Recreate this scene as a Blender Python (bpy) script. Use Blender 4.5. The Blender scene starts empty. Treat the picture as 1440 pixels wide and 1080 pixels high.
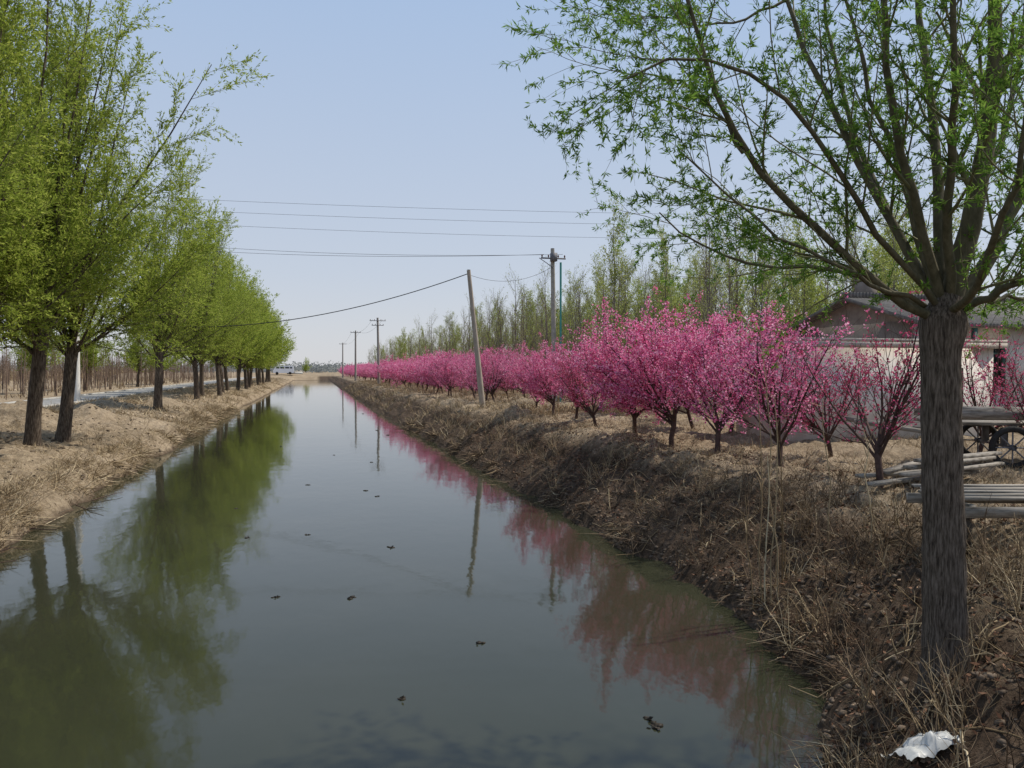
import bpy, math, random
import numpy as np
from mathutils import Vector
rng=np.random.default_rng(7); random.seed(7)
S=bpy.context.scene; C=S.collection
CAMZ=3.0; YAW=math.radians(14.5); PITCH=math.radians(-1.06); FPX=1080.0
# ---------------------------------------------------------------- helpers
fw=np.array([math.sin(YAW)*math.cos(PITCH),math.cos(YAW)*math.cos(PITCH),math.sin(PITCH)])
rt=np.array([math.cos(YAW),-math.sin(YAW),0.0]); upv=np.cross(rt,fw)
def P(px,py,d): # world position seen at a photo pixel, d metres ahead (measuring aid)
    return np.array([0,0,CAMZ])+d*(fw+rt*(px-720)/FPX+upv*(540-py)/FPX)
def vn(x,y,s=0):
    x=np.asarray(x,float);y=np.asarray(y,float)
    xi=np.floor(x);yi=np.floor(y);fx=x-xi;fy=y-yi
    fx=fx*fx*(3-2*fx);fy=fy*fy*(3-2*fy)
    def h(a,b):
        v=np.sin(a*127.1+b*311.7+s*74.7)*43758.5453
        return v-np.floor(v)
    return (h(xi,yi)*(1-fx)+h(xi+1,yi)*fx)*(1-fy)+(h(xi,yi+1)*(1-fx)+h(xi+1,yi+1)*fx)*fy
def fbm(x,y,s=0,o=3):
    t=0;a=1;n=0
    for i in range(o):
        t=t+a*(vn(np.asarray(x)*2**i,np.asarray(y)*2**i,s+i)-.5);n+=a;a*=.5
    return t/n*2
def eR(y):
    return np.interp(y,[-30,3,4,5,6,9,15,30,60,240],[2.0,2.2,3.0,3.8,4.55,5.0,5.0,4.75,4.4,4.2])+.34*fbm(y*.6,0*y+3.3,11)+.2*fbm(y*2.4,0*y+1.3,12)
def eL(y):
    return np.interp(y,[-30,12,20,45,240],[-4.8,-4.9,-5.1,-5.5,-5.4])+.36*fbm(y*.35,0*y+7.7,21)+.22*fbm(y*1.6,0*y+5.3,22)
MOUNDS=[(-10.2,31,1.9,.85),(-9.0,35,1.5,.55),(-11.5,27,2.0,.4),(-10.5,43,2.4,.4),(-8.8,50,1.5,.4),(9.3,33,1.6,.5),(7.2,28,1.0,.35),(7.1,20,1.1,.2),(6.9,40,1.3,.35)]
def Hh(x,y):
    x=np.asarray(x,float);y=np.asarray(y,float)
    sR=x-eR(y); sL=eL(y)-x
    hr=np.interp(sR,[-3,0,.14,.8,1.9,2.4,6],[-.9,0,.2,.55,1.12,1.24,1.3])
    hl=np.interp(sL,[-3,0,.1,.45,1.5,3,8],[-.9,0,.20,.45,.74,.95,1.0])
    h=np.where(x>0,hr,hl)
    land=np.clip(np.where(x>0,sR,sL)*2,0,1)
    near=np.clip(1.4-np.hypot(x,y)/140,0.15,1)
    h=h+land*near*(.15*fbm(x*.9,y*.9,1)+.11*fbm(x*3.1,y*3.1,2)+.06*fbm(x*8,y*8,3,2))
    sl=np.clip(1-abs(sR-1.1)/1.1,0,1)
    h=h+sl*(.26*fbm(x*1.7,y*1.7,5)+.17*fbm(x*5.5,y*5.5,6))
    for mx,my,mr,mh in MOUNDS:
        h=h+mh*np.exp(-((x-mx)**2+(y-my)**2)/(mr*mr*.5))*(1+.3*fbm(x*2,y*2,9))
    road=np.clip(1-np.maximum(abs(x+15.5)-2.2,0)/1.2,0,1)
    h=h*(1-road)+1.0*road
    c=np.clip((y-232)/5,0,1)*np.clip(1-(y-246)/8,0,1)
    h=np.where(y>232,np.maximum(h,1.0*np.clip((y-232)/4,0,1)),h)
    h=h*(1-c)+2.1*c
    return h
def norm(a): return a/np.maximum(np.linalg.norm(a,axis=-1,keepdims=True),1e-9)
class MB:
    def __init__(s): s.V=[];s.F=[];s.n=0
    def add(s,V,F,m=0):
        V=np.asarray(V,float).reshape(-1,3);F=np.asarray(F,int)
        s.V.append(V);s.F.append((F+s.n,m));s.n+=len(V)
    def tubes(s,Pn,R,sides=4,m=0,rough=0):
        M,n=Pn.shape[:2]
        T=np.gradient(Pn,axis=1) if n>2 else np.repeat(Pn[:,1:]-Pn[:,:1],2,1)
        T=norm(T);mean=norm(T.mean(1))
        ref=np.eye(3)[np.argmin(abs(mean),axis=1)][:,None,:]
        u=norm(np.cross(T,ref));v=np.cross(T,u)
        a=np.arange(sides)*2*np.pi/sides
        ring=u[:,:,None,:]*np.cos(a)[None,None,:,None]+v[:,:,None,:]*np.sin(a)[None,None,:,None]
        RR=R[:,:,None,None]*(1+rough*rng.normal(size=(M,1,sides,1))+rough*.6*rng.normal(size=(M,n,sides,1)))
        V=Pn[:,:,None,:]+ring*RR
        idx=np.arange(M*n*sides).reshape(M,n,sides);nx=np.roll(idx,-1,2)
        F=np.stack([idx[:,:-1],nx[:,:-1],nx[:,1:],idx[:,1:]],-1).reshape(-1,4)
        s.add(V,F,m)
    def leaves(s,Po,D,L,W,m=1):
        N=len(Po);D=norm(D);sd=norm(np.cross(D,rng.normal(size=(N,3))))
        L=np.broadcast_to(L,(N,))[:,None];W=np.broadcast_to(W,(N,))[:,None]
        nrm=np.cross(D,sd)
        V=np.stack([Po,Po+D*L*.45+sd*W*.5+nrm*W*.12,Po+D*L,Po+D*L*.45-sd*W*.5+nrm*W*.12],1)
        s.add(V,np.arange(N*4).reshape(N,4),m)
    def blades(s,B,D,L,W,bend,m=0):
        N=len(B);D=norm(D);sd=norm(np.cross(D,rng.normal(size=(N,3))))
        L=np.broadcast_to(L,(N,))[:,None];W=np.broadcast_to(W,(N,))[:,None]
        bd=rng.normal(size=(N,3));bd[:,2]=-abs(bd[:,2])*.6;bd=bd*bend*L
        mid=B+D*L*.55+bd*.3;tip=B+D*L+bd
        V=np.stack([B-sd*W*.5,B+sd*W*.5,mid+sd*W*.38,mid-sd*W*.38,tip+sd*W*.08,tip-sd*W*.08],1)
        i=np.arange(N)[:,None]*6
        s.add(V,np.concatenate([i+np.array([0,1,2,3]),i+np.array([3,2,4,5])]),m)
    def box(s,c,sz,m=0,rot=0.0,tilt=None):
        c=np.array(c,float);h=np.array(sz,float)/2
        v=np.array([[x,y,z] for x in(-1,1) for y in(-1,1) for z in(-1,1)])*h
        if tilt is not None:
            ca,sa=math.cos(tilt),math.sin(tilt);v=np.stack([v[:,0]*ca+v[:,2]*sa,v[:,1],-v[:,0]*sa+v[:,2]*ca],1)
        ca,sa=math.cos(rot),math.sin(rot);v=np.stack([v[:,0]*ca-v[:,1]*sa,v[:,0]*sa+v[:,1]*ca,v[:,2]],1)
        s.add(v+c,[[0,1,3,2],[4,6,7,5],[0,4,5,1],[2,3,7,6],[0,2,6,4],[1,5,7,3]],m)
    def mesh(s,name,mats,smooth=False):
        V=np.concatenate(s.V);me=bpy.data.meshes.new(name)
        me.vertices.add(len(V));me.vertices.foreach_set('co',V.astype(np.float32).ravel())
        loops=np.concatenate([f.ravel() for f,m in s.F]).astype(np.int32)
        tot=np.concatenate([np.full(len(f),f.shape[1]) for f,m in s.F])
        mi=np.concatenate([np.full(len(f),m) for f,m in s.F]).astype(np.int32)
        st=np.concatenate([[0],np.cumsum(tot)[:-1]]).astype(np.int32)
        me.loops.add(len(loops));me.loops.foreach_set('vertex_index',loops)
        me.polygons.add(len(tot));me.polygons.foreach_set('loop_start',st)
        me.polygons.foreach_set('material_index',mi)
        for m in mats: me.materials.append(m)
        me.update(calc_edges=True)
        if smooth: me.polygons.foreach_set('use_smooth',np.ones(len(tot),bool))
        return me
    def obj(s,name,mats,smooth=False,parent=None):
        return mkobj(name,s.mesh(name,mats,smooth),parent=parent)
def mkobj(name,me,loc=(0,0,0),rz=0,sc=1,parent=None):
    o=bpy.data.objects.new(name,me);C.objects.link(o);o.location=loc;o.rotation_euler=(0,0,rz)
    o.scale=(sc,sc,sc) if np.isscalar(sc) else sc
    if parent: o.parent=parent
    return o
def empty(name,loc=(0,0,0)):
    o=bpy.data.objects.new(name,None);C.objects.link(o);o.location=loc;return o
# ---------------------------------------------------------------- materials
def newmat(name):
    m=bpy.data.materials.new(name);m.use_nodes=True;nt=m.node_tree
    return m,nt,nt.nodes['Principled BSDF'],nt.nodes['Material Output']
def ramp(nt,src,stops):
    r=nt.nodes.new('ShaderNodeValToRGB');e=r.color_ramp.elements
    while len(e)<len(stops): e.new(.5)
    for k,(p,c) in enumerate(stops): e[k].position=p;e[k].color=(*c,1)
    nt.links.new(src,r.inputs[0]);return r.outputs[0]
def noise(nt,scale,detail=4,rough=.6,stretch=None):
    n=nt.nodes.new('ShaderNodeTexNoise');n.inputs['Scale'].default_value=scale;n.inputs['Detail'].default_value=detail;n.inputs['Roughness'].default_value=rough
    tc=nt.nodes.new('ShaderNodeTexCoord')
    if stretch:
        mp=nt.nodes.new('ShaderNodeMapping');mp.inputs['Scale'].default_value=stretch
        nt.links.new(tc.outputs['Object'],mp.inputs[0]);nt.links.new(mp.outputs[0],n.inputs['Vector'])
    else: nt.links.new(tc.outputs['Object'],n.inputs['Vector'])
    return n.outputs['Fac']
def bump(nt,bs,h,strength,dist):
    b=nt.nodes.new('ShaderNodeBump');b.inputs['Strength'].default_value=strength;b.inputs['Distance'].default_value=dist
    nt.links.new(h,b.inputs['Height']);nt.links.new(b.outputs[0],bs.inputs['Normal'])
def leafmat(name,stops,trans=.35,rough=.6):
    m,nt,bs,out=newmat(name);g=nt.nodes.new('ShaderNodeNewGeometry')
    c=ramp(nt,g.outputs['Random Per Island'],stops)
    df=nt.nodes.new('ShaderNodeBsdfDiffuse');nt.nodes.remove(bs)
    nt.links.new(c,df.inputs['Color'])
    if trans<=0:
        nt.links.new(df.outputs[0],out.inputs['Surface']);return m
    t=nt.nodes.new('ShaderNodeBsdfTranslucent');nt.links.new(c,t.inputs['Color'])
    mx=nt.nodes.new('ShaderNodeMixShader');mx.inputs[0].default_value=trans
    nt.links.new(df.outputs[0],mx.inputs[1]);nt.links.new(t.outputs[0],mx.inputs[2]);nt.links.new(mx.outputs[0],out.inputs['Surface'])
    return m
def noisemat(name,stops,scale=6,rough=.9,bs_=.3,bd=.02,stretch=None,spec=.2):
    m,nt,bs,out=newmat(name);n=noise(nt,scale,6,.65,stretch)
    nt.links.new(ramp(nt,n,stops),bs.inputs['Base Color']);bs.inputs['Roughness'].default_value=rough
    bs.inputs['Specular IOR Level'].default_value=spec
    if bs_: bump(nt,bs,n,bs_,bd)
    return m
bark=noisemat('bark_dark',[(.36,(.035,.026,.019)),(.5,(.095,.072,.054)),(.66,(.18,.145,.11))],11,.9,.8,.02,(3.2,3.2,.5),.1)
bark2=noisemat('bark_branch',[(.3,(.09,.09,.042)),(.7,(.19,.18,.09))],12,.8,.4,.01)
barkb=noisemat('bark_peach',[(.3,(.035,.022,.018)),(.7,(.10,.06,.048))],12,.8,.4,.01)
barkp=noisemat('bark_poplar',[(.3,(.12,.10,.08)),(.7,(.23,.195,.16))],10,.9,.3,.01)
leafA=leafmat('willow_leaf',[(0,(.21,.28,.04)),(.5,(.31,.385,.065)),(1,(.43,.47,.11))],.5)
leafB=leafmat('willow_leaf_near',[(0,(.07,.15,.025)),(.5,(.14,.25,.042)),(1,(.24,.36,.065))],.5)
leafC=leafmat('poplar_leaf',[(0,(.24,.29,.075)),(1,(.38,.41,.14))],.5)
petal=leafmat('peach_petal',[(0,(.50,.06,.18)),(.3,(.72,.16,.35)),(.65,(.82,.29,.48)),(1,(.91,.56,.69))],.38)
budm=leafmat('peach_bud',[(0,(.28,.03,.06)),(.6,(.52,.08,.18)),(1,(.76,.25,.37))],.35)
straw=leafmat('dry_straw',[(0,(.14,.098,.055)),(.4,(.27,.20,.12)),(.8,(.42,.33,.205)),(1,(.55,.46,.31))],0,.8)
strawd=leafmat('dry_stalk_dark',[(0,(.05,.035,.024)),(.5,(.12,.083,.056)),(1,(.26,.195,.13))],0,.8)
litter=leafmat('leaf_litter',[(0,(.045,.026,.018)),(.45,(.13,.07,.045)),(.8,(.22,.13,.085)),(1,(.36,.27,.185))],0,.8)
# ---------------------------------------------------------------- ground
def axis(lo,hi,a,b,st,g=1.12):
    c=list(np.arange(a,b,st));s=st
    x=c[-1]
    while x<hi: s*=g;x+=s;c.append(x)
    s=st;x=c[0];l=[]
    while x>lo: s*=g;x-=s;l.append(x)
    return np.array(l[::-1]+c)
gx=axis(-1500,1500,-13,13,.085,1.1);gy=axis(-40,3000,2.5,32,.09,1.04)
XX,YY=np.meshgrid(gx,gy);ZZ=Hh(XX,YY)
nx,ny=len(gx),len(gy)
idx=np.arange(nx*ny).reshape(ny,nx)
b=MB();b.add(np.stack([XX,YY,ZZ],-1),np.stack([idx[:-1,:-1],idx[:-1,1:],idx[1:,1:],idx[1:,:-1]],-1).reshape(-1,4))
gm,nt,bs,out=newmat('dry_earth')
n1=noise(nt,.55,6,.6);n2=noise(nt,7,8,.75);n3=noise(nt,38,4,.7)
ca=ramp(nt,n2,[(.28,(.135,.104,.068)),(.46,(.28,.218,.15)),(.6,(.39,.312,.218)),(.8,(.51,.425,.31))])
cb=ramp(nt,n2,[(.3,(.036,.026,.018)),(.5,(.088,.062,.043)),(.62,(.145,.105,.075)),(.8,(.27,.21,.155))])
g=nt.nodes.new('ShaderNodeNewGeometry');sx=nt.nodes.new('ShaderNodeSeparateXYZ');nt.links.new(g.outputs['Position'],sx.inputs[0])
def mrange(nt,src,a,b_):
    r=nt.nodes.new('ShaderNodeMapRange');r.inputs['From Min'].default_value=a;r.inputs['From Max'].default_value=b_;nt.links.new(src,r.inputs['Value']);return r.outputs[0]
# right bank soil is darker and freshly dug: below the bank top and right of the water
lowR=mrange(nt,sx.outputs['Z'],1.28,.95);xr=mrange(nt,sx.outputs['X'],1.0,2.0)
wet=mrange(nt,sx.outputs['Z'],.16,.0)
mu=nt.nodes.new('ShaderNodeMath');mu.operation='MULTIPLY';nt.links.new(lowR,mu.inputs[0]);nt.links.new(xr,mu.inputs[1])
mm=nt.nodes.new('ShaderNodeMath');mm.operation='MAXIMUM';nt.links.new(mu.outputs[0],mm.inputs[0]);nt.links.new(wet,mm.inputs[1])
def mixc(nt,f,a,b_,mode='MIX'):
    mx=nt.nodes.new('ShaderNodeMix');mx.data_type='RGBA';mx.blend_type=mode
    if hasattr(f,'links'): nt.links.new(f,mx.inputs['Factor'])
    else: mx.inputs['Factor'].default_value=f
    for k,v in (('A',a),('B',b_)):
        s_=[i for i in mx.inputs if i.name==k and i.type=='RGBA'][0]
        if hasattr(v,'links'): nt.links.new(v,s_)
        else: s_.default_value=(*v,1)
    return [o for o in mx.outputs if o.type=='RGBA'][0]
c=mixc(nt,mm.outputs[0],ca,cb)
c=mixc(nt,.7,c,ramp(nt,n1,[(.35,(.58,.55,.50)),(.65,(1,1,1))]),'MULTIPLY')
nt.links.new(c,bs.inputs['Base Color']);bs.inputs['Roughness'].default_value=.95;bs.inputs['Specular IOR Level'].default_value=.1
ad=nt.nodes.new('ShaderNodeMath');ad.operation='MULTIPLY_ADD';ad.inputs[1].default_value=.35;nt.links.new(n3,ad.inputs[0]);nt.links.new(n2,ad.inputs[2])
bump(nt,bs,ad.outputs[0],.9,.07)
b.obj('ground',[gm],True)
# ---------------------------------------------------------------- water
b=MB();b.add([[-9,-40,0],[8,-40,0],[8,241,0],[-9,241,0]],[[0,1,2,3]])
wm,nt,bs,out=newmat('canal_water')
n=noise(nt,.25,3,.5);nt.links.new(ramp(nt,n,[(.3,(.024,.027,.015)),(.7,(.035,.036,.021))]),bs.inputs['Base Color'])
bs.inputs['Roughness'].default_value=.05;bs.inputs['IOR'].default_value=1.33;bs.inputs['Specular IOR Level'].default_value=.62
w1=noise(nt,2.2,3,.55,(1,.55,1));w2=noise(nt,.5,2,.5)
ad=nt.nodes.new('ShaderNodeMath');ad.operation='MULTIPLY';nt.links.new(w1,ad.inputs[0]);nt.links.new(w2,ad.inputs[1])
bump(nt,bs,ad.outputs[0],.13,.05)
b.obj('canal_water',[wm])
# ---------------------------------------------------------------- growth
def curve(p0,d0,L,n,up,nz):
    M=len(p0);pts=[p0];d=d0.copy();st=(L/(n-1))[:,None]
    for i in range(n-1):
        pts.append(pts[-1]+d*st)
        d=norm(d+np.array([0,0,up])+rng.normal(size=(M,3))*nz)
    return np.stack(pts,1)
def spawn(Pn,R,k,t0,t1,a0,a1,l0,l1,n,up,nz,rs,taper=.5,rmin=.002,tip=.3):
    M,m=Pn.shape[:2]
    t=(np.arange(k)[None,:]+rng.random((M,k)))/k*(t1-t0)+t0
    f=t*(m-1)*.9999;i=f.astype(int);f=(f-i)[...,None];r=np.arange(M)[:,None]
    A=Pn[r,i];B=Pn[r,i+1];pos=A*(1-f)+B*f;T=norm(B-A)
    rad=(R[r,i]*(1-f[...,0])+R[r,i+1]*f[...,0])
    q=rng.normal(size=T.shape);q=norm(q-(q*T).sum(-1,keepdims=True)*T)
    a=np.radians(rng.uniform(a0,a1,(M,k)))[...,None]
    D=norm(T*np.cos(a)+q*np.sin(a));L=rng.uniform(l0,l1,(M,k))*(1-taper*(t-t0)/(t1-t0+1e-6))
    Q=curve(pos.reshape(-1,3),D.reshape(-1,3),L.ravel(),n,up,nz)
    r0=np.maximum(rad.ravel()*rs,rmin)[:,None]
    return Q,r0*np.linspace(1,tip,n)[None,:]
def along(Pn,k,t0=.05):
    M,m=Pn.shape[:2];t=rng.uniform(t0,1,(M,k))
    f=t*(m-1)*.9999;i=f.astype(int);f=(f-i)[...,None];r=np.arange(M)[:,None]
    A=Pn[r,i];B=Pn[r,i+1];return (A*(1-f)+B*f).reshape(-1,3),norm(B-A).reshape(-1,3)
def leafon(b,Pn,k,L0,L1,W,m,spread=.8,off=0,droop=0):
    p,t=along(Pn,k);N=len(p)
    if off: p=p+rng.normal(size=p.shape)*off
    b.leaves(p,t+rng.normal(size=(N,3))*spread-np.array([0,0,droop]),rng.uniform(L0,L1,N),W*rng.uniform(.7,1.3,N),m)
def trunkline(h,r0,r1,lean=.1,n=7):
    z=np.linspace(-.25,h,n);x=np.cumsum(rng.normal(size=n)*.02)+lean*rng.normal()*z/h;y=np.cumsum(rng.normal(size=n)*.02)+lean*rng.normal()*z/h
    x-=x[0];y-=y[0]
    R=np.linspace(r0,r1,n);R[0]*=1.35;R[1]*=1.08;R[-1]*=1.1
    return np.stack([x,y,z],-1)[None],R[None]
def willow(name,h=14,dens=1.0,wid=1.0,lod=False,nl=9,nw=12):
    b=MB();T,R=trunkline(2.9,.20,.17,.25);b.tubes(T,R,12 if not lod else 6,0,.04)
    l1=h-2.9
    La,Ra=spawn(T,R,nl,.9,1,2*wid,20*wid,l1*.7,l1*1.02,9,.035,.045,.32,.1,.01,.15)
    Lc,Rc=spawn(T,R,nw,.8,1,24*wid,62*wid,l1*.32,l1*.62,9,.06,.05,.24,.1,.01,.15)
    Lb=np.concatenate([La,Lc]);Lr=np.concatenate([Ra,Rc]);b.tubes(Lb,Lr,5 if not lod else 3,0)
    Sb,Sr=spawn(Lb,Lr,12,.08,.98,18,44,1.4,3.2,6,.04,.09,.45,.5);b.tubes(Sb,Sr,3,2)
    tw,tr=spawn(Sb,Sr,int((11 if not lod else 8)*dens),.05,1,18,50,.5,1.2,4,-.03,.10,.5,.3,.004)
    if not lod: b.tubes(tw,tr,3,2)
    t2,r2=spawn(Lb,Lr,14,.04,1,25,60,.4,1.1,4,.0,.12,.3,.2,.004)
    if not lod: b.tubes(t2,r2,3,2)
    if lod: k=9;L0,L1,W=.14,.26,.07
    else: k=int(25*dens);L0,L1,W=.07,.16,.034
    leafon(b,tw,k,L0,L1,W,1,.6,.03,.1);leafon(b,t2,k,L0,L1,W,1,.6,.03,.1)
    return b.mesh(name,[bark,leafA,bark2],False)
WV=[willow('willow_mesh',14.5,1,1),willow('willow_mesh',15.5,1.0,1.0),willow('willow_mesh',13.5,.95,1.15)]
WL=[willow('willow_far_mesh',14.5,1,1,True),willow('willow_far_mesh',14.0,1.0,1.1,True)]
WS=willow('willow_sparse_mesh',13.0,.75,1.0)
def put(name,me,x,y,rz=None,sc=1,parent=None):
    return mkobj(name,me,(x,y,float(Hh(x,y))),rng.uniform(0,6.28) if rz is None else rz,sc,parent)
for k,(x,y,s) in enumerate([(-8.5,18.4,.98),(-8.0,22.0,1.0),(-7.7,24.3,1.05),(-7.4,25.9,1.0)]):
    put('willow_tree',WV[k%3],x,y,None,s)
put('willow_tree',WS,-7.8,43,None,1.04)
rng.uniform(0,1)
row=empty('distant_willow_row')
y=58.0;k=0
while y<152:
    put('willow',(WV if y<70 else WL)[k%2],-7.9+rng.normal()*.25,y,None,(rng.uniform(.85,1.02)),row);y+=rng.uniform(4.4,5.8);k+=1
for y in (70,84,99,115): put('willow',WL[int(y)%2],-21.5+rng.normal(),y+rng.uniform(-2,2),None,.72,row)
# ---------------------------------------------------------------- foreground willow
b=MB();d0=5.75
def PL(L): return np.array([P(*q) for q in L])
base=P(1331,1000,d0);base[2]=float(Hh(base[0],base[1]))-.25
tp=[base]+[P(x,y,d0) for x,y in((1330,960),(1328,850),(1326,700),(1324,580),(1322,490),(1328,440),(1335,415))]
tp=np.array(tp)
def resample(pts,n):
    d=np.r_[0,np.cumsum(np.linalg.norm(np.diff(pts,axis=0),axis=1))];t=np.linspace(0,d[-1],n)
    q=np.stack([np.interp(t,d,pts[:,i]) for i in range(3)],1)
    for _ in range(2): q[1:-1]=(q[:-2]+2*q[1:-1]+q[2:])/4
    return q
tp=resample(tp,44)
tr=np.interp(np.linspace(0,1,44),[0,.06,.15,.5,.85,.93,1],[.235,.178,.152,.138,.134,.165,.09])
b.tubes(tp[None]+rng.normal(size=(1,44,3))*.003,tr[None],28,0,.022)
limbs=[ # px,py,depth ; r
 ([(1320,450,5.75),(1270,440,5.7),(1235,400,5.6),(1130,310,5.3),(1045,215,5.1),(992,120,5.0),(968,20,4.9),(955,-80,4.9)],.034),
 ([(1325,440,5.75),(1290,370,5.9),(1215,250,6.2),(1150,110,6.4),(1105,0,6.6),(1070,-120,6.8)],.036),
 ([(1328,440,5.75),(1300,340,5.6),(1262,200,5.4),(1246,60,5.2),(1235,-90,5.1),(1215,-250,5)],.036),
 ([(1330,440,5.75),(1322,320,6.0),(1312,160,6.3),(1290,0,6.5),(1275,-200,6.7)],.045),
 ([(1335,435,5.75),(1362,350,5.7),(1385,230,5.6),(1400,100,5.5),(1400,-50,5.4),(1390,-240,5.3)],.075),
 ([(1335,435,5.75),(1330,300,5.5),(1345,150,5.1),(1340,0,4.8),(1330,-200,4.6)],.035),
 ([(1340,440,5.75),(1395,360,5.9),(1440,260,6.1),(1480,130,6.3),(1500,-60,6.5)],.055),
 ([(1340,440,5.75),(1400,410,5.5),(1460,390,5.2),(1540,330,5.0)],.032),
 ([(1318,440,5.75),(1250,400,6.1),(1160,372,6.5),(1070,378,6.8),(985,352,7.0),(930,300,7.1)],.022),
 ([(1325,440,5.75),(1240,340,5.4),(1180,235,5.1),(1095,120,4.9),(1010,70,4.7),(930,70,4.6),(880,105,4.6)],.024),
 ([(1325,440,5.75),(1260,330,6.3),(1190,170,6.9),(1160,30,7.2),(1150,-120,7.5)],.03),
 ([(1330,430,5.75),(1350,330,6.3),(1420,180,7.0),(1440,20,7.5),(1450,-100,7.7)],.035),
 ([(1300,430,5.75),(1215,395,5.4),(1120,345,5.2),(1030,290,5.2),(965,215,5.2)],.018),
 ([(1330,440,5.75),(1370,420,5.3),(1400,330,4.8),(1440,200,4.4),(1460,50,4.2)],.03),
 ([(1045,215,5.1),(1010,160,5.2),(960,110,5.3),(900,100,5.4),(855,125,5.4)],.012),
 ([(1105,0,6.6),(1040,30,6.5),(985,40,6.4),(920,20,6.3),(875,30,6.3)],.012),
 ([(1350,430,5.75),(1400,415,6.0),(1445,425,6.3),(1500,400,6.5)],.022),
 ([(1322,440,5.75),(1285,300,5.9),(1230,150,6.0),(1190,20,6.0),(1165,-120,6.0)],.026),
]
LB=[];LR=[]
for pts,r in limbs:
    q=resample(PL(pts),12);q[1:]+=rng.normal(size=(11,3))*.012
    LB.append(q);LR.append(r*np.linspace(1.1,.28,12))
LB=np.array(LB);LR=np.array(LR);b.tubes(LB,LR,8,3)
Sb,Sr=spawn(LB,LR,10,.2,1,18,48,.6,1.4,7,.04,.10,.42,.4,.004);b.tubes(Sb,Sr,5,2)
tw,tr_=spawn(Sb,Sr,8,.08,1,22,60,.22,.62,5,-.05,.13,.5,.3,.0022);b.tubes(tw,tr_,3,2)
t2,r2=spawn(LB,LR,12,.1,1,30,75,.15,.5,5,.0,.13,.25,.2,.0022);b.tubes(t2,r2,3,2)
for tt,kk in((tw,9),(t2,8)):
    p,t=along(tt,kk,.1)
    for q in range(5):
        b.leaves(p+rng.normal(size=p.shape)*.006,t*.7+rng.normal(size=p.shape)*.75,rng.uniform(.028,.066,len(p)),rng.uniform(.007,.0135,len(p)),1)
barkn=noisemat('bark_trunk',[(.36,(.04,.031,.024)),(.48,(.10,.08,.062)),(.64,(.19,.155,.125))],24,.9,.9,.018,(3.0,3.0,.35),.1)
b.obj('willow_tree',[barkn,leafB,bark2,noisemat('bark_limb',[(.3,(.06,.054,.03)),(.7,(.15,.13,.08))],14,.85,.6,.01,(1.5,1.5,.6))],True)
# ---------------------------------------------------------------- blossom trees
def blossom(name,full=1.0,mat=petal,wid=1,lod=False):
    b=MB();T,R=trunkline(.6,.055,.048,.12,5);b.tubes(T,R,8,0)
    Lb,Lr=spawn(T,R,10,.7,1,12*wid,60*wid,1.4,2.5,8,.06,.07,.5,.1);b.tubes(Lb,Lr,5,0)
    Sb,Sr=spawn(Lb,Lr,8,.12,.97,20,48,.6,1.5,6,.09,.08,.5,.4,.005);b.tubes(Sb,Sr,4 if not lod else 3,0)
    tw,tr=spawn(Sb,Sr,5,.05,1,18,45,.25,.7,4,.07,.1,.6,.3,.0035)
    if not lod: b.tubes(tw,tr,3,0)
    z=1.0 if not lod else 1.75
    for src,k in((Lb,70),(Sb,36),(tw,14)):
        k=int(k*full*(1 if not lod else .4))
        if k<1: continue
        # flowers sit in tufts along the shoots
        p,t=along(src,max(1,k//2),.2 if src is Lb else .08)
        for q in range(4):
            b.leaves(p+rng.normal(size=p.shape)*.03,rng.normal(size=p.shape),rng.uniform(.025,.055,len(p))*z,rng.uniform(.025,.05,len(p))*z,1)
    return b.mesh(name,[barkb,mat])
BV=[blossom('peach_mesh',.9),blossom('peach_mesh',1.0,petal,1.1),blossom('peach_mesh',.65,petal,.95)]
BF=[blossom('peach_far_mesh',.9,petal,1,True),blossom('peach_far_mesh',.8,petal,1.1,True)]
BS=blossom('peach_bud_mesh',.14,budm,.9)
BM=blossom('peach_half_mesh',.32,budm,1.05);BH=blossom('peach_half_mesh',.4,petal,1.05)
for x,y,m,s in[(8.2,9.65,BS,1.0),(7.95,11.8,BH,1.0),(8.05,14.3,BV[0],1.08),(7.95,16.2,BV[1],1.24),(8.3,18.9,BV[2],1.12),(8.3,21.6,BM,.92),(8.6,24.6,BV[2],.95),(8.6,27.2,BV[1],1.0),(8.8,30.4,BH,.85),
   (10.4,17.9,BV[2],1.0),(10.9,20.6,BV[1],1.05),(11.2,23.6,BM,1.0),(11.2,26.5,BV[1],.95),(11.2,29.5,BV[0],.95),(10.2,13.4,BM,.85),(12.9,12.6,BS,.9),(11.9,10.4,BS,.75)]:
    put('blossoming_peach_tree',m,x,y,None,s)
brow=empty('distant_peach_blossom_row');y=38.0;k=0
while y<225:
    for xx in((8.8,11.4,14.0) if y<110 else (8.8,11.4)):
        if rng.random()<.9:
            put('peach_tree',(BF[k%2] if y>55 else [BV[0],BV[2],BH,BM][int(rng.integers(0,4))]),xx+rng.normal()*.3,y+rng.normal()*.4,None,rng.uniform(.82,1.1),brow);k+=1
    y+=2.9
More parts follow.
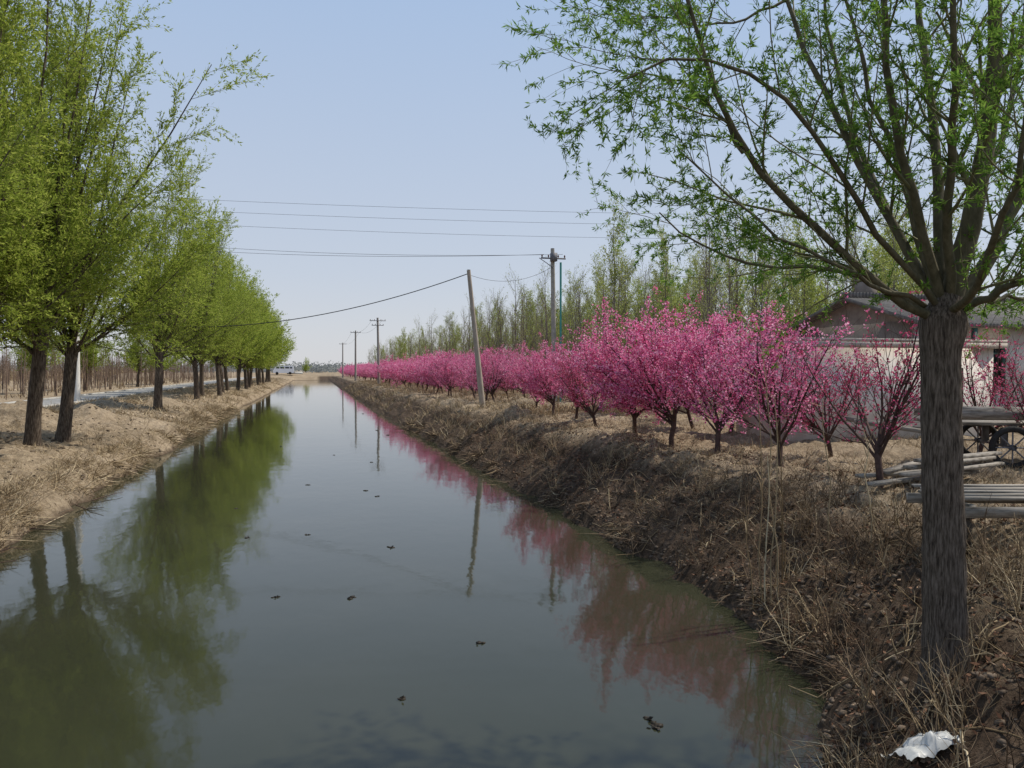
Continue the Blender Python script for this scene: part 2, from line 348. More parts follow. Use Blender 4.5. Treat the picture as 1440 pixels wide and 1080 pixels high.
# ---------------------------------------------------------------- young poplars
def poplar(name,h,leaf,br=18):
    b=MB();n=9;z=np.linspace(-.2,h,n);T=np.stack([np.cumsum(rng.normal(size=n)*.05),np.cumsum(rng.normal(size=n)*.05),z],-1)[None];R=np.linspace(.07,.012,n)[None]
    b.tubes(T,R,5,0)
    Lb,Lr=spawn(T,R,br,.15,.97,16,42,1.4,3.2,6,.09,.07,.5,.5,.008);b.tubes(Lb,Lr,3,0)
    Sb,Sr=spawn(Lb,Lr,8,.1,1,15,42,.4,1.3,4,.07,.08,.6,.4,.006);b.tubes(Sb,Sr,3,0)
    if leaf: leafon(b,Sb,int(leaf),.06,.13,.05,1,1,.06)
    return b.mesh(name,[barkp,leafC])
PB=[poplar('poplar_bare_mesh',8.4,2,24),poplar('poplar_bare_mesh',7.6,1,28),poplar('poplar_bare_mesh',7.0,3,20)];PG=[poplar('poplar_mesh',7.8,16,22),poplar('poplar_mesh',8.6,20,24),poplar('poplar_mesh',7.0,24,20)]
gr=empty('young_poplar_grove')
y=27.0
while y<230:
    st=2.5 if y<90 else 5.0
    for x in np.arange(15.8,25.5,2.4 if y<90 else 3.2):
        bare=rng.random()<(.85 if x<19 else .35)
        me=(PB if bare else PG)[int(rng.integers(0,3))]
        put('poplar',me,x+rng.normal()*.4,y+rng.normal()*.5,None,rng.uniform(.78,1.12),gr)
    y+=st
bk=empty('willow_belt_behind_house')
for i in range(18):
    put('willow',WL[i%2],rng.uniform(27,36),32+i*4.2+rng.normal(),None,rng.uniform(.64,.76),bk)
for x,y in((20,30),(22,31),(25,29),(16.5,28)): put('poplar',PG[0],x,y,None,1.0,gr)
# ---------------------------------------------------------------- left plantation, road, field
b=MB();N=2000
x=-19.5-42*rng.random(N)**1.4;y=np.round((22+190*rng.random(N)**1.2)/1.3)*1.3;x=-19.5-np.round((-x-19.5)/1.8)*1.8+rng.normal(size=N)*.15
p0=np.stack([x,y,Hh(x,y)-.1],1);Q=curve(p0,norm(np.array([0,0,1.])+rng.normal(size=(N,3))*.04),rng.uniform(3.4,5.0,N),6,.05,.04);R=np.repeat(np.linspace(.035,.01,6)[None],N,0)
b.tubes(Q,R,4,0);Lb,Lr=spawn(Q,R,7,.35,.97,18,38,.6,1.3,4,.08,.07,.5,.5,.009);b.tubes(Lb,Lr,3,0)
b.obj('sapling_plantation',[noisemat('bark_sapling',[(.3,(.13,.09,.065)),(.7,(.25,.18,.135))],8)])
b=MB();ys=np.linspace(-30,236,134)
def strip(b,x0,x1,z,m=0):
    V=np.stack([np.stack([np.full_like(ys,x0),ys,np.full_like(ys,z)],1),np.stack([np.full_like(ys,x1),ys,np.full_like(ys,z)],1)],1)
    i=np.arange(len(ys)-1)*2;b.add(V,np.stack([i,i+1,i+3,i+2],1),m)
strip(b,-17.2,-13.9,1.012)
road=b.obj('road',[noisemat('concrete_road',[(.3,(.20,.195,.185)),(.7,(.30,.295,.28))],1.5,.9,.1,.01)])
b=MB()
for x in(-17.28,-13.82):
    for y in np.arange(-20,230,2.5): b.box((x,y+1.24,1.03),(.12,2.47,.16))
b.obj('road_kerb',[noisemat('kerb_concrete',[(.3,(.32,.31,.29)),(.7,(.44,.43,.4))],3)])
# ---------------------------------------------------------------- grass & weeds
def scatter(name,n,xr,yr,L,W,mat,clump=.35,per=14,up=1.0,sp=.5,ypow=1.0,cond=None,bend=.35,thr=-.1):
    nc=n//per;cx=rng.uniform(*xr,nc*3);cy=yr[0]+(yr[1]-yr[0])*rng.random(nc*3)**ypow
    dn=fbm(cx*.45,cy*.45,31)+.5*fbm(cx*1.6,cy*1.6,33)+rng.normal(size=nc*3)*.12
    keep=(dn>thr)
    if cond is not None: keep&=cond(cx,cy)
    cx=cx[keep][:nc];cy=cy[keep][:nc]
    x=np.repeat(cx,per)+rng.normal(size=len(cx)*per)*clump*.5;y=np.repeat(cy,per)+rng.normal(size=len(cx)*per)*clump*.5
    z=Hh(x,y);k=z>.01;x,y,z=x[k],y[k],z[k];N=len(x)
    D=np.stack([rng.normal(size=N)*sp,rng.normal(size=N)*sp,np.full(N,up)],1)
    b=MB();b.blades(np.stack([x,y,z-.02],1),D,rng.uniform(L[0],L[1],N),rng.uniform(.6,1.3,N)*W,bend)
    return b.obj(name,[mat])
top=lambda x,y:(x-eR(y))>1.7
slope=lambda x,y:((x-eR(y))>.0)&((x-eR(y))<2.2)
lft=lambda x,y:((eL(y)-x)>.05)&(x>-13.4)
lbank=lambda x,y:((eL(y)-x)>-.02)&((eL(y)-x)<.9)
scatter('dry_grass',7000,(3,8),(3.3,14),(.06,.24),.006,straw,.18,14,.7,.8,1.0,slope,.35,.2)
scatter('dry_grass',12000,(3,8.5),(3.3,30),(.04,.16),.008,strawd,.2,12,.6,.9,1.2,slope,.35,.12)
scatter('dry_grass',24000,(6,15),(4,30),(.08,.30),.008,straw,.3,14,.9,.5,1.3,top,.35,-.05)
scatter('dry_grass',24000,(4,16),(28,120),(.15,.5),.022,straw,.5,12,.9,.5,1.5,lambda x,y:(x-eR(y))>.1)
scatter('dry_grass',22000,(-13,-4.5),(9,40),(.06,.22),.009,straw,.35,14,.8,.7,1.2,lft,.35,.0)
scatter('dry_grass',24000,(-7,-4.3),(7,60),(.12,.42),.011,straw,.25,16,.7,.7,1.4,lbank)
scatter('dry_grass',14000,(-13,-4.5),(38,200),(.15,.5),.03,straw,.5,10,.8,.6,1.5,lft)
scatter('dry_reeds',9000,(-70,-50),(30,300),(1.6,3.0),.10,straw,1.5,12,1,.12,1.0,None,.35,-2)
scatter('dry_reeds',7000,(-60,-19),(25,210),(.3,.9),.05,straw,1.2,12,1,.3,1.0,None,.35,-2)
def hang(name,f,y0,y1,n,mat,sgn,ln=1):
    y=y0+(y1-y0)*rng.random(n)**1.4;keep=fbm(y*1.3,y*0+.5,41)>.0;y=y[keep];x=f(y)+sgn*rng.uniform(-.02,.35,len(y));z=Hh(x,y)
    D=np.stack([-sgn*rng.uniform(-.4,1.0,len(y)),rng.normal(size=len(y))*.9,rng.uniform(-.3,.6,len(y))],1)
    b=MB();b.blades(np.stack([x,y,z],1),D,rng.uniform(.06,.3,len(y))*(1+y/60)*ln,.006*(1+y/12),.6);b.obj(name,[mat])
hang('bank_roots',eR,3.4,40,7000,strawd,1);hang('bank_roots',eR,3.4,40,1500,straw,1);hang('bank_straw',eL,8,60,8000,straw,-1,1.3)
N=46000;x=rng.uniform(3,9,N);y=3.3+24*rng.random(N)**1.3;k=((x-eR(y))>.03)&(fbm(x*1.3,y*1.3,51)+rng.normal(size=N)*.25>-.15);x,y=x[k],y[k];z=Hh(x,y)+.012
b=MB();D=rng.normal(size=(len(x),3));D[:,2]*=.35;b.leaves(np.stack([x,y,z],1),D,rng.uniform(.02,.075,len(x)),rng.uniform(.008,.04,len(x)),0);b.obj('leaf_litter',[litter])
def brush(name,pts,h,mat,stems=7,sub=5):
    p=np.repeat(np.array([[x,y,float(Hh(x,y))-.02] for x,y in pts]),stems,0)+rng.normal(size=(len(pts)*stems,3))*np.array([.06,.06,0])
    D=norm(np.array([0,0,1.])+rng.normal(size=p.shape)*.45)
    Q=curve(p,D,rng.uniform(h*.5,h,len(p)),6,-.02,.12);R=np.repeat(np.linspace(.0055,.0018,6)[None],len(p),0)
    b=MB();b.tubes(Q,R,3,0);q,r=spawn(Q,R,sub,.25,1,25,65,h*.15,h*.4,4,.02,.15,.6,.3,.0015);b.tubes(q,r,3,0)
    b.obj(name,[mat])
def rp(n,s0,s1,y0,y1,pw=1.3):
    o=[]
    for i in range(n):
        y=y0+(y1-y0)*rng.random()**pw;o.append((float(eR(np.array(y)))+rng.uniform(s0,s1),y))
    return o
brush('dry_brush',rp(95,.1,2.3,3.4,12,1.1),.65,strawd)
brush('dry_brush',rp(45,.1,2.6,3.4,9),.6,straw)
brush('dry_brush',rp(80,.2,2.6,12,40,1.1),.7,straw,6,4)
brush('dry_weeds',[( -5.3-rng.random()*4,12+30*rng.random()) for i in range(60)],.6,straw,6,4)
b=MB();Q=[];R=[]
for px,pb,pt,d in[(1085,835,560,9.0),(1094,830,470,9.0),(1076,825,640,9.0),(1100,835,600,9.1),(1072,840,520,9.1),(1110,830,690,9.2),(1165,760,560,9.8),(1060,820,700,9.2),(1225,760,600,9.0)]:
    a=P(px,pb,d);c=P(px+rng.normal()*14,pt,d);a[2]=min(a[2],float(Hh(a[0],a[1])))-.02
    q=np.linspace(a,c,6);q[1:]+=rng.normal(size=(5,3))*.02;Q.append(q);R.append(np.linspace(.011,.004,6))
Q=np.array(Q);b.tubes(Q,np.array(R),5,0);p,t=along(Q,9,.25);b.blades(p,t+rng.normal(size=p.shape)*.5,rng.uniform(.1,.3,len(p)),.012,.5,0)
b.obj('dry_reeds',[straw])
b=MB();Q=[];R=[] # fallen canes on the slope
for i in range(60):
    y=3.6+14*rng.random()**1.3;x=float(eR(np.array(y)))+rng.uniform(.1,2.2);an=rng.uniform(0,6.28);L=rng.uniform(.25,.9);xs_=x+np.linspace(0,L,6)*math.cos(an);ys_=y+np.linspace(0,L,6)*math.sin(an)
    q=np.stack([xs_,ys_,np.maximum(Hh(xs_,ys_),0)+.025+rng.random()*.06*np.linspace(0,1,6)],1);Q.append(q);R.append(np.linspace(.009,.004,6))
b.tubes(np.array(Q),np.array(R),4,0);b.obj('fallen_canes',[straw])
b=MB()
t_=(1+5**.5)/2
iv=norm(np.array([[-1,t_,0],[1,t_,0],[-1,-t_,0],[1,-t_,0],[0,-1,t_],[0,1,t_],[0,-1,-t_],[0,1,-t_],[t_,0,-1],[t_,0,1],[-t_,0,-1],[-t_,0,1]]))
ifc=np.array([[0,11,5],[0,5,1],[0,1,7],[0,7,10],[0,10,11],[1,5,9],[5,11,4],[11,10,2],[10,7,6],[7,1,8],[3,9,4],[3,4,2],[3,2,6],[3,6,8],[3,8,9],[4,9,5],[2,4,11],[6,2,10],[8,6,7],[9,8,1]])
def rocks(b,pos,s,flat=.6):
    for p,q in zip(pos,s):
        v=iv*(1+rng.normal(size=(12,1))*.2)*q*np.array([1,rng.uniform(.6,1),flat]);b.add(v+p,ifc,0)
pts=[];ss=[]
for i in range(3200):
    y=3.4+30*rng.random()**1.5;x=float(eR(np.array(y)))+2.3*rng.random()**1.4+.02;s=rng.uniform(.008,.042)*(1 if rng.random()<.96 else 1.5);pts.append((x,y,float(Hh(x,y))+s*.05));ss.append(s)
for i in range(900):
    y=10+34*rng.random();x=float(eL(np.array(y)))-rng.uniform(.02,5);s=rng.uniform(.015,.07);pts.append((x,y,float(Hh(x,y))+s*.1));ss.append(s)
rocks(b,pts,ss);b.obj('soil_clods',[noisemat('clod_soil',[(.3,(.065,.048,.034)),(.7,(.17,.13,.095))],15)],False)
b=MB()
for px,py,s in[(495,841,.07),(676,905,.06),(566,984,.06),(912,1012,.07),(922,1022,.08),(350,756,.06),(550,770,.07),(433,682,.06),(433,752,.05),(515,690,.06),(530,698,.07),(395,628,.06),(522,650,.07),(530,605,.1),(545,612,.1),(510,582,.1),(388,840,.05),(470,640,.06),(333,715,.05)]:
    d=CAMZ*1080/(py-520);c=P(px,py,d);c[2]=0.0
    for j in range(4):
        rocks(b,[c+np.array([rng.normal()*s*.4,rng.normal()*s*.4,.0])],[s*rng.uniform(.3,.6)],.5)
    N=4;b.leaves(np.repeat(c[None],N,0)+rng.normal(size=(N,3))*[s*.3,s*.3,.003]+[0,0,.01],rng.normal(size=(N,3))*[1,1,.25],s*.8,s*.4,0)
b.obj('floating_debris',[noisemat('wet_debris',[(.3,(.012,.01,.007)),(.7,(.04,.03,.02))],20,.6)])
b=MB()
for i in range(14):
    y=rng.uniform(9,20);x=float(eL(np.array(y)))+rng.uniform(-.3,.5);a=np.array([x,y,.05]);dr=norm(np.array([rng.uniform(.3,1),rng.normal()*.8,.02]))
    b.tubes(np.linspace(a-dr*.4,a+dr*rng.uniform(.3,.8),5)[None]+rng.normal(size=(1,5,3))*.02,np.linspace(.012,.005,5)[None],4,0)
b.obj('fallen_twigs',[barkb])
# ---------------------------------------------------------------- poles and wires
conc=noisemat('pole_concrete',[(.3,(.26,.235,.20)),(.7,(.40,.375,.33))],5,.9,.3,.01)
woodp=noisemat('pole_wood',[(.3,(.28,.24,.19)),(.7,(.46,.40,.33))],8,.9,.4,.01,(2,2,.3))
metal=noisemat('galvanised_iron',[(.3,(.12,.12,.13)),(.7,(.2,.2,.21))],8,.6,0)
teal=noisemat('teal_pipe',[(.3,(.06,.26,.23)),(.7,(.09,.34,.29))],8,.6,0)
porc=noisemat('porcelain',[(.3,(.1,.04,.03)),(.7,(.16,.07,.05))],8,.3,0)
wire=noisemat('wire_grey',[(.3,(.05,.05,.055)),(.7,(.08,.08,.085))],8,.6,0)
wireb=noisemat('wire_black',[(.3,(.02,.02,.02)),(.7,(.04,.04,.04))],8,.6,0)
def pole(name,foot,topp,r0,r1,mat,arms=(),pipe=False,armdir=(1,0,0)):
    par=empty(name,tuple(foot));f=np.array(foot,float);t=np.array(topp,float)-f
    b=MB();b.tubes(np.linspace(np.array([0,0,-.4]),t,8)[None],np.linspace(r0,r1,8)[None],12,0);b.add([t+np.array([0,0,0.02])+np.array([math.cos(a),math.sin(a),0])*r1 for a in np.arange(12)*math.pi/6],[list(range(12))])
    b.obj('shaft',[mat],True,par)
    b=MB();ad=norm(np.array(armdir,float))
    for k,(dz,w) in enumerate(arms):
        c=t+np.array([0,-.14,-dz]);rot=math.atan2(ad[1],ad[0]);b.box(c,(w,.07,.07),0,rot)
        for s in(-.46,-.2,.2,.46):
            q=c+ad*w*s;b.tubes(np.array([q+[0,0,.04],q+[0,0,.08],q+[0,0,.11],q+[0,0,.18]])[None],np.array([[.015,.04,.045,.02]]),8,1)
    if arms: b.obj('crossarm',[metal,porc],False,par)
    if pipe:
        b=MB();b.tubes(np.array([[.30,-.05,-.2],[.30,-.05,3],[.30,-.05,t[2]-.7]])[None],np.full((1,3),.055),8,0);b.obj('cable_pipe',[teal],True,par)
        b=MB();b.box(t+np.array([.0,-.2,-.45]),(.3,.28,.42),0);b.tubes((t+np.array([[-.75,-.14,-.5],[-.35,-.14,-.75],[0,-.14,-1.0]]))[None],np.full((1,3),.02),5,0);b.obj('switch_box',[metal],False,par)
    return par
def foot(px,d,x=None):
    q=P(px,540,d);return (q[0],q[1],float(Hh(q[0],q[1])))
fA=foot(680,36);tA=P(659,380,35.6);pole('leaning_utility_pole',fA,tA,.15,.09,woodp)
fB=foot(780,39);tB=P(777,350,39);pole('utility_pole',fB,tB,.15,.1,conc,((.5,1.3),),True)
fC=foot(533,92);tC=P(531,447,92);pole('utility_pole',fC,tC,.17,.12,conc,((.35,1.9),(.9,1.4)))
fD=foot(500,122);tD=P(500,465,122);pole('utility_pole',fD,tD,.17,.12,conc,((.3,1.6),))
fE=foot(482,176);tE=P(482,482,176);pole('utility_pole',fE,tE,.17,.12,conc,((.3,1.6),))
fF=foot(107,48);tF=P(107,330,48);pole('utility_pole',fF,tF,.24,.13,noisemat('pole_light',[(.3,(.58,.56,.52)),(.7,(.70,.68,.64))],4,.9,.2,.01),((.4,1.8),))
b=MB()
def wiremk(a,c,sag,r=.012,m=0):
    a=np.array(a);c=np.array(c);t=np.linspace(0,1,40)[:,None];q=a*(1-t)+c*t;q[:,2]-=(4*sag*t*(1-t))[:,0];b.tubes(q[None],np.full((1,40),r),4,m)
for o in(-.5,.5):
    wiremk(tB+[o,-.14,-.3+.04*o],tF+[o*1.2,-.14,-.2+.3*o],.45,.009)
for dy,s in((0,.55),(15,.6),(30,.75)):
    wiremk(P(-260,250+dy,28+dy*.02),P(1650,300+dy*.9,30+dy*.02),s,.005)
wiremk(tA-[0,0,.15],P(40,428,44),1.85,.020,1)
wiremk(tA-[0,0,.2],tB-[0,0,.9],.5,.008)
for o in(-.6,.6): wiremk(tC+[o,0,-.2],tD+[o,0,-.2],.7,.012);wiremk(tD+[o,0,-.2],tE+[o,0,-.2],.7,.012)
b.obj('power_line',[wire,wireb])
# ---------------------------------------------------------------- house
plaster=noisemat('whitewash',[(.25,(.46,.41,.37)),(.5,(.66,.61,.56)),(.75,(.76,.73,.68))],1.6,.9,.15,.01)
tile,nt,bs,out=newmat('grey_roof_tile')
tc=nt.nodes.new('ShaderNodeTexCoord');wv=nt.nodes.new('ShaderNodeTexWave');wv.inputs['Scale'].default_value=2.4;wv.bands_direction='X';wv.inputs['Distortion'].default_value=.5
nt.links.new(tc.outputs['Object'],wv.inputs['Vector']);nn=noise(nt,5,5)
cc=mixc(nt,.5,ramp(nt,nn,[(.3,(.11,.095,.082)),(.7,(.22,.20,.18))]),ramp(nt,wv.outputs['Fac'],[(.1,(.5,.5,.5)),(.6,(1,1,1))]),'MULTIPLY')
nt.links.new(cc,bs.inputs['Base Color']);bs.inputs['Roughness'].default_value=.85;bump(nt,bs,wv.outputs['Fac'],.6,.04)
glass,nt,bs,out=newmat('window_glass');bs.inputs['Base Color'].default_value=(.02,.03,.03,1);bs.inputs['Roughness'].default_value=.08
frame=noisemat('green_frame',[(.3,(.03,.09,.075)),(.7,(.05,.13,.11))],6,.6,0)
brick=noisemat('brown_brick',[(.3,(.17,.14,.12)),(.7,(.28,.24,.20))],3,.9,.3,.01)
hs=empty('farmhouse',(17.6,19.2,1.1))
def hb(name,boxes,mats,par=hs):
    b=MB()
    for bx in boxes: b.box(*bx)
    return b.obj(name,mats,False,par)
op=[(.4,1.2,1.4,2.8),(1.75,3.2,1.35,2.85),(3.9,4.9,.05,2.5),(8.0,9.5,1.35,2.8)]
xs=0;bx=[]
for a,c_,z0,z1 in op:
    bx.append((((xs+a)/2,.14,1.65),(a-xs,.28,3.5),0))
    bx.append((((a+c_)/2,.14,(z0-.1)/2),(c_-a,.28,z0+.1),0));bx.append((((a+c_)/2,.14,(z1+3.4)/2),(c_-a,.28,3.4-z1),0));xs=c_
bx.append((((xs+12)/2,.14,1.65),(12-xs,.28,3.5),0))
bx+=[((11.86,3.14,1.65),(.28,5.7,3.5),0),((6,6.13,1.65),(12,.28,3.5),0)]
hb('walls',bx,[plaster])
hb('side_wall',[((.14,3.14,1.65),(.28,5.7,3.5),0)],[brick])
hb('plinth',[((6,-.02,.1),(12.06,.1,.62),0),((-.03,3,.1),(.1,6.2,.62),0)],[brick])
fr=[];gl=[]
for a,c_,z0,z1 in op:
    w=c_-a;h=z1-z0;m=(a+c_)/2;mz=(z0+z1)/2
    fr+=[((a+.035,.1,mz),(.07,.1,h),0),((c_-.035,.1,mz),(.07,.1,h),0),((m,.1,z0+.035),(w-.142,.1,.07),0),((m,.1,z1-.035),(w-.142,.1,.07),0),((m,.098,mz),(.05,.08,h-.142),0),((m,.094,z1-.45),(w-.142,.07,.05),0)]
    gl.append(((m,.15,mz),(w-.15,.02,h-.15),0))
hb('window_frames',fr,[frame]);hb('window_glass',gl,[glass]);hb('sills',[(((a+c_)/2,-.05,z0-.05),(c_-a+.2,.16,.07),0) for a,c_,z0,z1 in op],[brick])
b=MB()
for (y0,z0,y1,z1) in((-.55,3.28,3.0,4.35),(6.75,3.28,3.0,4.35)):
    V=[[-.4,y0,z0],[12.4,y0,z0],[12.4,y1,z1],[-.4,y1,z1],[-.4,y0,z0-.12],[12.4,y0,z0-.12],[12.4,y1,z1-.12],[-.4,y1,z1-.12]]
    b.add(V,[[0,1,2,3],[7,6,5,4],[0,4,5,1],[1,5,6,2],[3,7,4,0]],0)
b.box((6,3.0,4.4),(12.9,.26,.2),0)
b.obj('roof',[tile],False,hs)
b=MB();b.add([[.02,.3,3.4],[.02,5.9,3.4],[.02,3,4.22]],[[0,1,2]]);b.add([[11.98,.3,3.4],[11.98,5.9,3.4],[11.98,3,4.22]],[[0,1,2]]);b.obj('gables',[brick],False,hs)
hb('chimney',[((1.0,3.6,4.6),(.5,.5,1.0),0),((1.0,3.6,5.13),(.62,.62,.08),0)],[brick])
hb('porch_posts',[((x,-.45,1.55),(.12,.12,3.2),0) for x in(1.5,3.5,7.2,10.2)],[frame])
sh=empty('whitewashed_outbuilding',(10.9,16.0,1.2))
hb('walls',[((3.0,.12,1.12),(6.0,.24,2.44),0),((.12,1.14,1.12),(.24,1.8,2.44),0),((5.88,1.14,1.12),(.24,1.8,2.44),0),((3.0,2.17,1.12),(6.0,.26,2.44),0)],[plaster],sh)
hb('roof_slab',[((3.0,1.1,2.41),(6.35,2.7,.13),0),((3.0,-.2,2.52),(6.35,.1,.08),0)],[noisemat('slab',[(.3,(.30,.26,.22)),(.7,(.46,.41,.36))],4)],sh)
hb('door',[((4.6,-.02,.95),(.85,.05,1.8),0),((4.6,-.055,.95),(.06,.03,1.76),0),((4.6,-.055,1.4),(.8,.028,.06),0)],[noisemat('old_door',[(.3,(.1,.07,.05)),(.7,(.2,.14,.1))],6)],sh)
# ---------------------------------------------------------------- cart & wood platform
wood=noisemat('weathered_wood',[(.35,(.12,.105,.085)),(.5,(.25,.225,.19)),(.7,(.38,.35,.31))],7,.9,.5,.01,(.4,3,3))
dark=noisemat('old_dark_wood',[(.3,(.03,.025,.02)),(.7,(.09,.075,.06))],8)
rub=noisemat('rubber',[(.3,(.015,.015,.015)),(.7,(.04,.038,.035))],8,.8,0)
q=P(1398,650,13.8);ct=empty('wooden_handcart',(q[0],q[1],float(Hh(q[0],q[1]))));ct.rotation_euler=(0,0,-.45)
hb('deck',[((0,-.5+i*.2,.72),(2.3,.18,.05),0) for i in range(6)]+[((-.8,0,.66),(.1,1.15,.08),0),((.8,0,.66),(.1,1.15,.08),0)],[wood],ct)
hb('side_boards',[((0,-.62,.88),(2.3,.04,.18),0),((0,.62,.88),(2.3,.04,.18),0),((1.13,0,.88),(.04,1.18,.18),0)],[wood],ct)
hb('shafts',[((-1.7,-.4,.62),(1.5,.08,.08),0,0,.14),((-1.7,.4,.62),(1.5,.08,.08),0,0,.14)],[wood],ct)
b=MB()
for s in(-.74,.74):
    a=np.linspace(0,2*np.pi,25);R=np.stack([np.cos(a)*.32,np.full(25,s),.33+np.sin(a)*.32],1);b.tubes(R[None],np.full((1,25),.055),8,0)
    for k in range(8):
        an=k*math.pi/4;b.tubes(np.array([[0,s,.33],[math.cos(an)*.3,s,.33+math.sin(an)*.3]])[None],np.full((1,2),.014),5,1)
    b.tubes(np.array([[0,s-.06,.33],[0,s+.06,.33]])[None],np.full((1,2),.05),8,1)
b.tubes(np.array([[0,-.74,.33],[0,.74,.33]])[None],np.full((1,2),.025),6,1)
b.box((0,-.4,.5),(.1,.08,.3),1);b.box((0,.4,.5),(.1,.08,.3),1);b.obj('wheels',[rub,metal],False,ct)
q=P(1400,745,8.2);pf=empty('wooden_pallet_bench',(q[0]+.1,q[1],float(Hh(q[0],q[1]))));pf.rotation_euler=(0,0,-.28)
hb('slats',[((.03*(i%3),-.36+i*.14,.47+.012*(i%3)),(1.6+.09*(i%2),.085,.03),0,.022*((i*2)%3-1)) for i in range(6)],[wood],pf)
hb('frame',[((0,-.43,.34),(1.6,.04,.11),0),((0,.45,.34),(1.6,.04,.11),0),((-.55,0,.36),(.06,.82,.1),0),((.55,0,.36),(.06,.82,.1),0)],[wood],pf)
hb('legs',[((x,y,.13),(.1,.1,.5),0) for x in(-.6,.6) for y in(-.34,.36)],[dark],pf)
b=MB()
for i in range(7):
    b.box((q[0]+2.0+.1*i,q[1]+3.2+rng.normal()*.25,1.36+.05*i),(1.9+rng.random(),.14,.05),0,.25+rng.normal()*.12)
b.obj('plank_pile',[wood])
q=P(1297,1062,4.75);n=18;u,v=np.meshgrid(np.linspace(-1,1,n),np.linspace(-1,1,n))
x=q[0]+u*.2;y=q[1]+v*.13;z=Hh(x,y)*.4+.6*float(Hh(q[0],q[1]))+.07+.05*(1-u*u)*(1-v*v)+.06*fbm(u*2.5,v*2.5,3)
i=np.arange(n*n).reshape(n,n);b=MB();b.add(np.stack([x,y,z],-1),np.stack([i[:-1,:-1],i[:-1,1:],i[1:,1:],i[1:,:-1]],-1).reshape(-1,4));b.obj('plastic_sack',[noisemat('white_plastic',[(.3,(.36,.37,.35)),(.7,(.5,.5,.48))],6,.4,.2,.01)],True)
# ---------------------------------------------------------------- far end: causeway, van, treeline
cv=empty('culvert_parapet',(-.5,236.5,0))
hb('parapet_wall',[((-4.8,-.95,2.1),(4.5,.25,.7),0)],[noisemat('parapet_c',[(.3,(.5,.5,.48)),(.7,(.66,.66,.63))],2)],cv)
hb('coping',[((-4.8,-.95,2.49),(4.7,.35,.08),0)],[conc],cv)
vx=P(400,518,231);vn_=empty('white_minivan',(vx[0],235.0,2.0));vn_.scale=(1.25,1.2,1.25)
prof=[(-2.3,.35),(-2.35,.95),(-2.2,1.25),(-1.75,1.9),(-1.5,2.02),(1.9,2.05),(2.2,1.9),(2.32,1.1),(2.32,.35)]
b=MB();n=len(prof);V=[[x,-.85 if z<1.3 else -.76,z] for x,z in prof]+[[x,.85 if z<1.3 else .76,z] for x,z in prof]
b.add(V,[[i,(i+1)%n,(i+1)%n+n,i+n] for i in range(n)]);b.add(V,[list(range(n))[::-1],[i+n for i in range(n)]])
b.obj('body',[noisemat('white_paint',[(.3,(.80,.80,.80)),(.7,(.86,.86,.86))],2,.3,0)],False,vn_)
hb('windows',[((-1.3,-.83,1.6),(.7,.06,.36),0),((-.3,-.83,1.6),(.85,.06,.36),0),((.8,-.83,1.6),(.85,.06,.36),0),((1.68,-.83,1.6),(.45,.06,.36),0),((-2.02,0,1.58),(.06,1.4,.55),0,0,-.62)],[glass],vn_)
b=MB()
for x in(-1.5,1.45):
    for s in(-.8,.8):
        b.tubes(np.array([[x,s-.1,.32],[x,s-.1001,.32],[x,s+.1,.32],[x,s+.1001,.32]])[None],np.array([[.01,.32,.32,.01]]),16,0)
b.obj('wheels',[rub],False,vn_);hb('bumpers',[((-2.38,0,.5),(.12,1.7,.22),0),((2.36,0,.5),(.12,1.7,.22),0)],[metal],vn_)
vn_.location.z=float(Hh(vx[0],235.0))-.02
hz=leafmat('distant_foliage_hazed',[(0,(.22,.24,.24)),(1,(.28,.30,.29))],.5)  # distance haze painted into the leaf colour as a pale grey tint
b=MB()
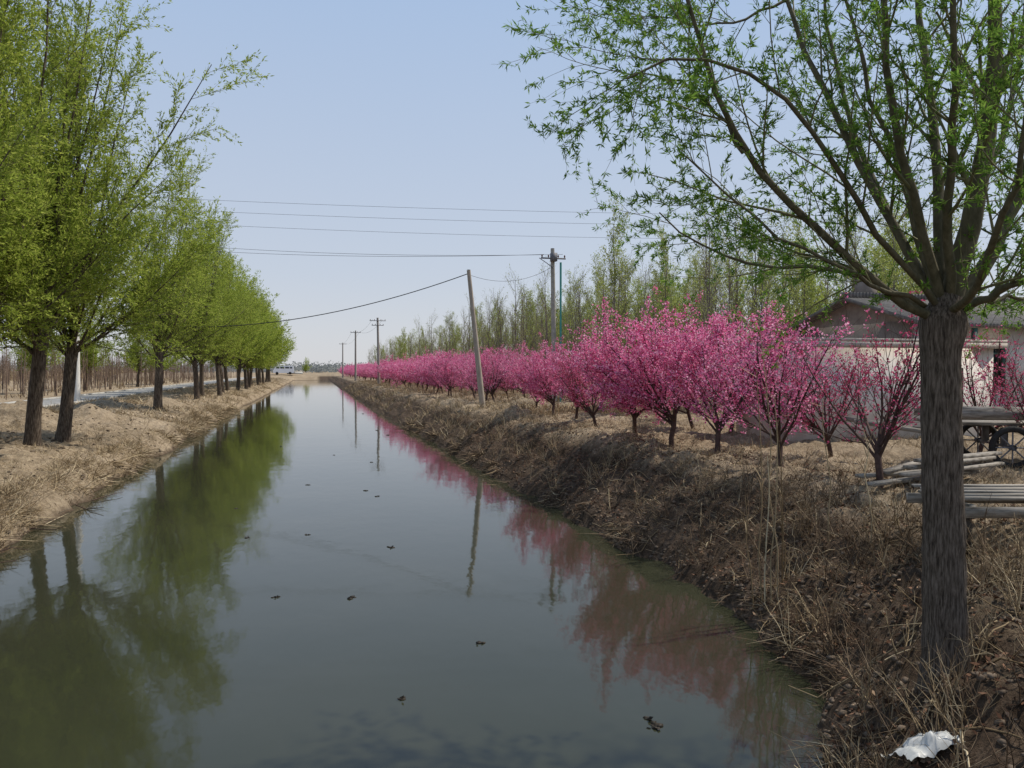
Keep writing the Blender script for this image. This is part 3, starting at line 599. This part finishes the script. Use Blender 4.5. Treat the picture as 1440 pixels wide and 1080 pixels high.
for i in range(620):
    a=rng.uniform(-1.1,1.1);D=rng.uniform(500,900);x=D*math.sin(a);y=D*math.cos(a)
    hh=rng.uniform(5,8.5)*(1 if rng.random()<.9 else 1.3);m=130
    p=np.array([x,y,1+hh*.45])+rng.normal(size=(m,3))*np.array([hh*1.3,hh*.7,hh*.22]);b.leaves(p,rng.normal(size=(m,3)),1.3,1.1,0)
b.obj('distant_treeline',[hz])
put('distant_tree',WL[0],float(P(430,520,300)[0]),float(P(430,520,300)[1]),None,.5)
# ---------------------------------------------------------------- light, sky, camera
az=math.radians(82);el=math.radians(56)
ts=Vector((math.sin(az)*math.cos(el),math.cos(az)*math.cos(el),math.sin(el)))
sl=bpy.data.lights.new('sun','SUN');sl.energy=4.8;sl.angle=math.radians(1.0);sl.color=(1,.93,.82)
so=bpy.data.objects.new('sun',sl);C.objects.link(so);so.rotation_euler=(-ts).to_track_quat('-Z','Y').to_euler();so.location=(20,-10,40)
w=bpy.data.worlds.new('World');S.world=w;w.use_nodes=True;nt=w.node_tree;bg=nt.nodes['Background']
sk=nt.nodes.new('ShaderNodeTexSky');sk.sky_type='NISHITA';sk.sun_disc=False;sk.sun_elevation=el;sk.sun_rotation=az
sk.air_density=1.0;sk.dust_density=1.0;sk.ozone_density=1.5;sk.altitude=0
# spring haze veil: pale at the horizon, thinner overhead
tc=nt.nodes.new('ShaderNodeTexCoord');sp=nt.nodes.new('ShaderNodeSeparateXYZ');nt.links.new(tc.outputs['Generated'],sp.inputs[0])
hzc=ramp(nt,sp.outputs['Z'],[(0,(.70,.705,.735)),(.12,(.59,.65,.755)),(.45,(.42,.56,.79)),(1,(.27,.39,.63))])
mlt=nt.nodes.new('ShaderNodeVectorMath');mlt.operation='SCALE';mlt.inputs['Scale'].default_value=10.0;nt.links.new(hzc,mlt.inputs[0])
o_=mixc(nt,.87,sk.outputs[0],mlt.outputs[0]);nt.links.new(o_,bg.inputs[0]);bg.inputs[1].default_value=.10
cd=bpy.data.cameras.new('camera');cam=bpy.data.objects.new('camera',cd);C.objects.link(cam)
cd.sensor_width=36;cd.lens=27;cd.clip_end=6000;cd.clip_start=.05
cam.location=(0,0,CAMZ);cam.rotation_euler=(math.radians(90)+PITCH,0,-YAW);S.camera=cam
S.view_settings.view_transform='Standard';S.view_settings.look='None';S.view_settings.exposure=0
